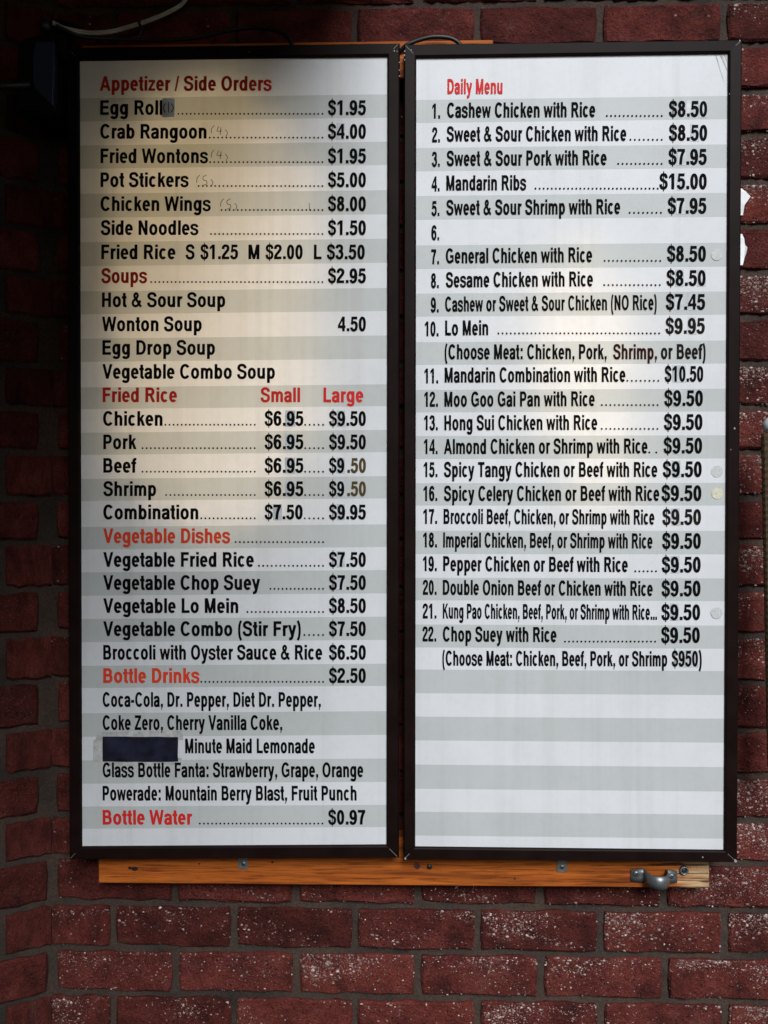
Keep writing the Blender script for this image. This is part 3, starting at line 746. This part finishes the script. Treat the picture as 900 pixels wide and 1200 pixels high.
for y_ in (499, 526.4, 554, 581.3, 608.6): patch(394.5, 404.2, y_ - 18, y_ + 0.8, SL)
patch(394.5, 404, 645.8, 664.8, SL); patch(394.5, 404, 673, 692, SL); patch(394, 404, 144, 163.2, SL)

# navy tape over one drink, with smeared glue round it
patch(112, 214, 858, 868, SL, 'residue', 'tape_residue', 0.0002, 2.0); patch(109, 121, 866, 894, SL, 'residue', 'tape_residue', 0.00025, 2.0)
patch(120, 212, 888, 897, SL, 'residue', 'tape_residue', 0.0002, 1.5)
v, f = [], []
xs = [120.3, 131, 148, 158, 172, 186, 197, 208.6]
for i, x in enumerate(xs):
    for y_ in (863.4, 868, 886, 892.4):
        v.append(at(x + random.uniform(-.3, .3), y_ + random.uniform(-.4, .4), YF - 0.0009 - 0.0011 * random.random()))
for i in range(len(xs) - 1):
    for j in range(3): f.append((i * 4 + j + 1, i * 4 + 5 + j, i * 4 + 4 + j, i * 4 + j))
mesh('cover_tape', v, f, 'tape', SL)
# curled bit of silvery tape after Egg Roll with a pen mark, and half-rubbed-out pen marks
xs = [190.0, 193, 197, 201, 204.6]; lf = [0.0010, 0.0026, 0.0034, 0.0028, 0.0012]
v = [at(x, y_, YF - l) for x, l in zip(xs, lf) for y_ in (115.0 + (x - 190) * .03, 137.6 - (x - 190) * .05)]
mesh('tape_tab', v, [(2 * i + 1, 2 * i + 3, 2 * i + 2, 2 * i) for i in range(4)], 'foil', SL, True)
def pen(strokes, parent, wd=0.55, lift=0.0007, mat='faded'):
    v, f = [], []
    for stx in strokes:
        pts = C(stx, 4) if len(stx) > 2 else stx
        for (a, b_) in zip(pts, pts[1:]):
            dx, dy = b_[0] - a[0], b_[1] - a[1]; l = math.hypot(dx, dy) or 1; nx_, ny_ = -dy / l * wd, dx / l * wd; o = len(v)
            Y = YF - lift - 0.00001 * len(f)
            v += [at(a[0] + nx_, a[1] + ny_, Y), at(b_[0] + nx_, b_[1] + ny_, Y), at(b_[0] - nx_, b_[1] - ny_, Y), at(a[0] - nx_, a[1] - ny_, Y)]
            f.append((o, o + 1, o + 2, o + 3))
    return mesh('pen_mark', v, f, mat, parent)
pen([[(194, 121), (191.6, 126), (193.6, 132)], [(197.5, 119.5), (197.5, 132)], [(200.5, 121.5), (203.5, 126), (200.6, 131.5)]], SL, 0.45, 0.0040)
for ox, oy, kind in ((247, 145, 4), (247, 173.5, 4), (230, 203, 6), (258, 231, 6)):
    st_ = [[(ox + 4, oy + 2), (ox + 1, oy + 6), (ox + 0.6, oy + 11)], [(ox + 17, oy + 7), (ox + 19.5, oy + 10.5), (ox + 18, oy + 15)]]
    if kind == 4: st_ += [[(ox + 9, oy + 3), (ox + 7, oy + 9)], [(ox + 8, oy + 9), (ox + 13, oy + 8.4)], [(ox + 12, oy + 4), (ox + 11, oy + 13)]]
    else: st_ += [[(ox + 12, oy + 2), (ox + 8, oy + 4.5), (ox + 8.5, oy + 8), (ox + 12, oy + 9), (ox + 12, oy + 13), (ox + 8, oy + 14)]]
    pen(st_, SL, 0.36)
pen([[(362.4, 238), (362.6, 246)]], SL, 0.3)
# round adhesive dots down the right of the daily menu
for x, y_, mt in ((840, 298.5, 'dot'), (840.2, 552.5, 'dot'), (840.4, 578, 'dot_cream'), (839.8, 718.5, 'dot')):
    c = at(x, y_, YF - 0.0006); rr = 0.0091
    mesh('adhesive_dot', [(c.x + rr * random.uniform(.96, 1.03) * math.cos(a * math.pi / 12), c.y - 0.0003 * (a % 2), c.z + rr * math.sin(a * math.pi / 12)) for a in range(24)], [tuple(range(24))], mt, SR)
# creased, lifted corner of the sheet and a line of grime along its top edge
for tri in ([(843, 62.6), (846.5, 62.4), (853.6, 86)], [(848.2, 63.6), (853.4, 62.6), (853.3, 76)], [(838, 63), (839, 63), (850, 101)]):
    mesh('crease', [at(x, y_, YF - 0.0005) for x, y_ in tri], [(2, 1, 0)], 'residue', SR)
for x0_, x1_, hgt in ((489, 530, 1.4), (528, 590, 2.2), (586, 622, 1.0), (700, 716, .7)):
    tb = 66.3 - (x0_ - 488) * 0.0150
    mesh('grime', [at(x0_, tb + .4, YF - .0004), at((x0_ + x1_) / 2, tb + hgt + .4, YF - .0004), at(x1_, tb, YF - .0004), at((x0_ + x1_) / 2, tb - .6, YF - .0004)], [(0, 1, 2, 3)], 'residue', SR)
# scuffs on the frames: bare-metal chips
for (x, y_, r_, rt) in ((862.0, 1009.0, 1.8, BR_), (823.5, 1004.5, 1.0, BR_), (474.8, 1006.5, 1.2, BR_), (861, 502, 1.1, BR_), (856.5, 527, 0.6, BR_), (854.8, 110, .5, BR_), (474.3, 60, .8, BR_), (474.2, 64.5, .7, BR_),
                      (474.3, 70, .7, BR_), (482, 58.5, .6, BR_), (462, 59.5, .7, BL_), (465.3, 60, .6, BL_), (468, 73, .6, BL_), (468, 82, .6, BL_), (468, 89, .7, BL_), (292, 60.5, .5, BL_), (867, 47.5, .9, BR_)):
    c = at(x, y_, YF - 0.0068); rr = r_ * 0.00134
    n = 6; pts = [(c.x + rr * random.uniform(.5, 1.2) * math.cos(a), c.z + rr * random.uniform(.7, 1.6) * math.sin(a)) for a in [6.283 * q / n for q in range(n)]]
    v, f = prism(pts, c.y, c.y + 0.0012); mesh('paint_chip', v, f, 'seam', rt)

# ------------------------------------------------------------------ wooden rails
RAIL = -0.038
def rail(label, x0, x1, y0, y1, Yf=RAIL):
    a, b_ = at(x0, y1, Yf), at(x1, y0, Yf)
    v, f = box_vf(a.x, b_.x, Yf, -0.0025, a.z, b_.z, 0.0016)
    return tag(mesh('wooden_rail', v, f, 'wood'), label, 'wooden rail')
low = rail('orange stained pine rail under both menu boards, charred and pale at one end', 114, 830, 985, 1034)
top = rail('orange stained pine rail mostly hidden behind the tops of both menu boards', 96, 578, 46.3, 96)
tilt = math.atan2(-0.0028, 0.96)
low.location = (0, 0, 0); low.rotation_euler = (0, tilt, 0)                       # fixed slightly out of level
low.location.z = Vector((0, 0, at(470, 1038, RAIL).z)).z * (1 - math.cos(tilt))
def disc(name, px, py, r, mat, parent, Y=RAIL, th=0.0006, n=14, sq=1.0):
    c = at(px, py, Y); pts = [(c.x + r * random.uniform(.9, 1.1) * math.cos(6.283 * a / n), c.z + sq * r * random.uniform(.9, 1.1) * math.sin(6.283 * a / n)) for a in range(n)]
    v, f = prism(pts, Y - th, Y + 0.001); return mesh(name, v, f, mat, parent)
for px, py, r, mt, sq in ((487.5, 1014.5, 0.0055, 'knot', 1), (156.5, 1017, 0.0055, 'hole', .62), (151, 1016, 0.003, 'hole', .8), (232.5, 1011.5, 0.0018, 'hole', .6), (318, 1009.8, 0.0018, 'hole', 1),
                          (602, 1030, 0.0016, 'hole', .9), (177, 1017, 0.0012, 'knot', 1)):
    disc('wood_knot', px, py, r, mt, low, sq=sq)

def screw_vf(c, r, proud):
    parts = []
    v, f = [], []
    n = 14; prof = [(1.0, 0.0), (1.0, -0.35), (0.72, -0.8), (0.35, -1.0)]
    for rr, yy in prof:
        for k_ in range(n):
            a = 6.28318 * k_ / n; v.append((c.x + r * rr * math.cos(a), c.y + proud * yy, c.z + r * rr * math.sin(a)))
    for q in range(len(prof) - 1):
        for k_ in range(n): f.append((q * n + (k_ + 1) % n, q * n + k_, (q + 1) * n + k_, (q + 1) * n + (k_ + 1) % n)[::-1])
    f.append(tuple((len(prof) - 1) * n + k_ for k_ in range(n)))
    return v, f
def screw(parent, px, py, Y, r=0.0042, proud=0.0022, name='screw', ang=0.5, mat='zinc'):
    c = at(px, py, Y); o = mesh(name, *screw_vf(c, r, proud), mat, parent, True)
    v, f = [], []
    for a in (ang, ang + math.pi / 2):
        dx, dz = math.cos(a) * r * .62, math.sin(a) * r * .62; ex, ez_ = -math.sin(a) * r * .14, math.cos(a) * r * .14; k_ = len(v)
        y = c.y - proud - 0.0002 - 0.00005 * (a > ang)
        v += [(c.x - dx - ex, y, c.z - dz - ez_), (c.x + dx - ex, y, c.z + dz - ez_), (c.x + dx + ex, y, c.z + dz + ez_), (c.x - dx + ex, y, c.z - dz + ez_)]
        f.append((k_, k_ + 1, k_ + 2, k_ + 3))
    mesh('cross_slot', v, f, 'hole', o)
    return o
for px, lab in ((285.2, 'small steel clip screwed to the rail below the Appetizer board'), (658.6, 'small steel clip screwed to the rail below the Daily Menu board')):
    a, b_ = at(px - 6, 1018 if px < 400 else 1021.5, RAIL), at(px + 5.6, 1000, RAIL)
    e = empty('mounting_clip', ((a.x + b_.x) / 2, RAIL, a.z)); tag(e, lab, 'clip', 'clips holding the boards')
    v, f = box_vf(a.x, b_.x, RAIL - 0.0018, RAIL + 0.0006, a.z, b_.z, 0.0004); mesh('plate', v, f, 'zinc', e)
    screw(e, px + 0.3, 1012.2 if px < 400 else 1015.8, RAIL - 0.0016, 0.0038, 0.0018)
e = empty('bolt', at(503.3, 1015.5, RAIL)); tag(e, 'dark round bolt head in the rail beside a brown knot', 'bolt')
screw(e, 503.3, 1015.5, RAIL + 0.0006, 0.0046, 0.003, 'bolt_head', 0.9, 'darksteel')
# anchor bolt with washer next to the strap
c = at(801, 1019.3, RAIL); e = empty('anchor_bolt', c); tag(e, 'steel anchor bolt with washer on the charred end of the rail', 'bolt')
v, f = [], []
n = 18; prof = [(0.0072, 0.0006), (0.0072, -0.004), (0.0062, -0.0056), (0.0048, -0.0052), (0.0040, -0.0012)]
for rr, yy in prof:
    for k_ in range(n): v.append((c.x + rr * math.cos(6.28318 * k_ / n), c.y + yy, c.z + rr * math.sin(6.28318 * k_ / n)))
for q in range(len(prof) - 1):
    for k_ in range(n): f.append((q * n + k_, q * n + (k_ + 1) % n, (q + 1) * n + (k_ + 1) % n, (q + 1) * n + k_))
mesh('washer', v, f, 'zinc', e, True)
mesh('stud', *screw_vf(Vector((c.x, c.y + .0005, c.z)), 0.0042, 0.0036), 'darksteel', e, True)
# pipe strap: two ears and a bowed band
def strap():
    base = at(768, 1027, RAIL); e = empty('pipe_strap', base); tag(e, 'galvanised steel pipe strap bowed out from the charred end of the rail', 'strap')
    xl0, xl1 = at(739, 1025, RAIL).x, at(755, 1025, RAIL).x; xr0, xr1 = at(780, 1026, RAIL).x, at(793, 1026, RAIL).x
    zc = at(768, 1025.5, RAIL).z; hw = 0.0112
    path = [(xl0, -0.0016), (xl1 - 0.003, -0.0016), (xl1, -0.003)]
    cx, rr = (xl1 + xr0) / 2, (xr0 - xl1) / 2
    for i in range(1, 15):
        a = math.pi - math.pi * i / 15; path.append((cx + rr * math.cos(a), -0.006 - 0.024 * math.sin(a)))
    path += [(xr0, -0.003), (xr0 + 0.003, -0.0016), (xr1, -0.0016)]
    def zoff(x): return -0.0015 * (x - xl0) / (xr1 - xl0)
    v, f = [], []
    m_ = len(path)
    for i, (x, y) in enumerate(path):
        k_ = 0.80 if i in (0, m_ - 1) else 1.0
        band = 0.92 if 3 < i < m_ - 4 else 1.0
        nx_, ny_ = 0, 0
        a, b_ = path[max(0, i - 1)], path[min(m_ - 1, i + 1)]; tx, ty = b_[0] - a[0], b_[1] - a[1]; l = math.hypot(tx, ty); nx_, ny_ = ty / l * 0.0016, -tx / l * 0.0016
        for zz in (-hw * k_ * band, -hw * 0.3 * band, hw * 0.3 * band, hw * k_ * band):
            bulge = 1.0 if abs(zz) < hw * .5 and 3 < i < m_ - 4 else 0.0     # pressed rib down the middle of the band
            v.append((x + nx_ * (1 + bulge), RAIL + y + ny_ * (1 + bulge), zc + zz + zoff(x)))
        for zz in (hw * k_ * band, -hw * k_ * band): v.append((x, RAIL + y + 0.0008, zc + zz + zoff(x)))
    for i in range(m_ - 1):
        for q in range(6):
            q2 = (q + 1) % 6; f.append((i * 6 + q, (i + 1) * 6 + q, (i + 1) * 6 + q2, i * 6 + q2))
    f.append(tuple(range(6))); f.append(tuple((m_ - 1) * 6 + 5 - q for q in range(6)))
    mesh('band', v, f, 'zinc', e, True)
    screw(e, 745.6, 1023.6, RAIL - 0.003, 0.0048, 0.0026, ang=0.7); screw(e, 787, 1026.6, RAIL - 0.003, 0.0042, 0.0022, ang=0.3)
strap()

# ------------------------------------------------------------------ cords above the boards
def cord(name, label, pts, r, mat, twin=False):
    P = catmull([at(x, y, Y) for x, y, Y in pts], 8)
    if twin:
        off = Vector((0, 0, r * 0.95)); vf = join_vf([tube_vf([p + off for p in P], r), tube_vf([p - off for p in P], r)])
    else: vf = tube_vf(P, r)
    return tag(mesh(name, *vf, mat, None, True), label, 'cord')
cord('power_cord', 'pale twin-wire cord sagging across the dark bricks above the Appetizer board',
     [(226, -14, -.012), (214, 4, -.014), (196, 15, -.018), (172, 25, -.022), (150, 32, -.024), (128, 37.5, -.03), (104, 38.5, -.04), (78, 34, -.06), (62, 27, -.09)], 0.0020, 'cable_white', True)
cord('power_cord', 'long black cord looping over the top rail above the Appetizer board',
     [(66, 30, -.09), (96, 43, -.06), (140, 46, -.045), (190, 47.5, -.043), (232, 44, -.043), (262, 37, -.043), (292, 32.5, -.043), (318, 34, -.046), (334, 41, -.05), (342, 52, -.055), (345, 66, -.06)], 0.0034, 'cable_black')
cord('power_cord', 'short black cord arching over the top edge of the Daily Menu board',
     [(462, 70, -.03), (474, 55, -.045), (488, 48, -.048), (506, 43.5, -.05), (524, 44, -.05), (536, 49, -.05), (546, 62, -.045)], 0.0034, 'cable_black')
P = catmull([at(x, y, -.029) for x, y in ((165, 21), (163.2, 27), (165.5, 32), (165, 38), (161, 46))], 5)
tag(mesh('cable_tie', *tube_vf(P, 0.0022), 'cable_black', None, True), 'black tie looped round the pale twin-wire cord', 'cable tie')

# ------------------------------------------------------------------ dark flood lamp in the upper left corner
LY = -0.105
def pp(pts, Y): return [(at(x, y, Y).x, at(x, y, Y).z) for x, y in pts]
base = at(40, 150, LY); e = empty('flood_lamp', base); tag(e, 'black flood lamp with blue grey lens beside the corner of the Appetizer board', 'lamp')
v, f = prism(pp([(20, 52), (26, 44), (36, 41), (63, 40), (65, 46), (65.5, 112), (63, 128), (52, 136), (30, 134), (22, 132), (18, 104)][::-1], LY), LY, LY + 0.045, 0.006); mesh('housing', v, f, 'lamp_body', e)
v, f = prism(pp([(43, 48.5), (62.5, 48.2), (63, 62), (62.5, 100), (61, 123.5), (52, 115), (42, 106), (38.6, 98), (37.4, 80), (38.2, 66), (40.2, 56)][::-1], LY - .004), LY - .0045, LY + 0.012, 0.0015); mesh('lens', v, f, 'lens', e)
v, f = prism(pp([(66, 42), (75, 40), (77, 55), (76, 71), (72, 66), (66, 62)][::-1], LY + .01), LY + .004, LY + 0.04, 0.004); mesh('hinge', v, f, 'lamp_body', e)
mesh('mounting_arm', *tube_vf(catmull([at(58, 44, LY + .03), at(60, 33, LY + .05), at(70, 30, LY + .09), at(84, 34, -.03), at(90, 36, -.002)], 6), 0.009, 10), 'lamp_body', e, True)
mesh('knob', *tube_vf([at(54, 36, LY), at(53, 30, LY + .002), at(52.5, 25, LY + .004)], [0.0075, 0.0085, 0.006], 10), 'darksteel', e, True)
mesh('yoke_bar', *tube_vf([at(-14, 101.5, LY - .01), at(8, 101, LY - .01), at(36, 99.5, LY)], 0.0052, 10), 'darksteel', e, True)

# ------------------------------------------------------------------ torn paper behind the right-hand frame, capped post at the edge
def scrap(label, outline):
    Y = -0.0032; v, f = prism([(at(x, y, Y).x, at(x, y, Y).z) for x, y in outline][::-1], Y, Y + 0.0008)
    xe = at(869, 260, Y).x; v = [(x, y - max(0, x - xe) * 0.45 + 0.0012 * math.sin(z * 260), z) for x, y, z in v]     # the free edge curls off the wall
    tag(mesh('paper_scrap', v, f, 'paper'), label, 'paper scrap', 'torn paper behind the Daily Menu board')
scrap('pointed white paper scrap sticking out behind the Daily Menu frame', [(840, 219), (869, 221), (873.5, 226), (878.3, 231.5), (875, 236.5), (871.8, 241), (870.6, 252), (840, 255)])
scrap('narrow white paper strip sticking out below the pointed scrap', [(840, 274), (869.5, 274.5), (871.6, 280), (872.6, 287), (874.8, 290.8), (873.6, 297.5), (871.8, 304), (870, 311), (840, 312)])
PY = -0.09
a, b_ = at(905.5, 508, PY), at(913, 900, PY)
e = empty('capped_post', b_); tag(e, 'tan ribbed post with a pale round cap at the edge of the wall', 'post')
v = []; pts = []; rr = []
n = 100
for i in range(n + 1):
    t = i / n; pts.append(a.lerp(b_, t)); rr.append(0.0165 + 0.0007 * (i % 2))
mesh('ribbed_sleeve', *tube_vf(pts, rr, 16), 'post', e, False)
prof = [(-.012, .010), (-.006, .0155), (0, .0175), (.006, .0165), (.012, .0125), (.016, .006), (.0172, .0008)]
c = at(906, 500, PY)
mesh('round_cap', *tube_vf([(c.x, c.y - .004, c.z + z) for z, _ in prof], [q for _, q in prof], 18), 'cap', e, True)
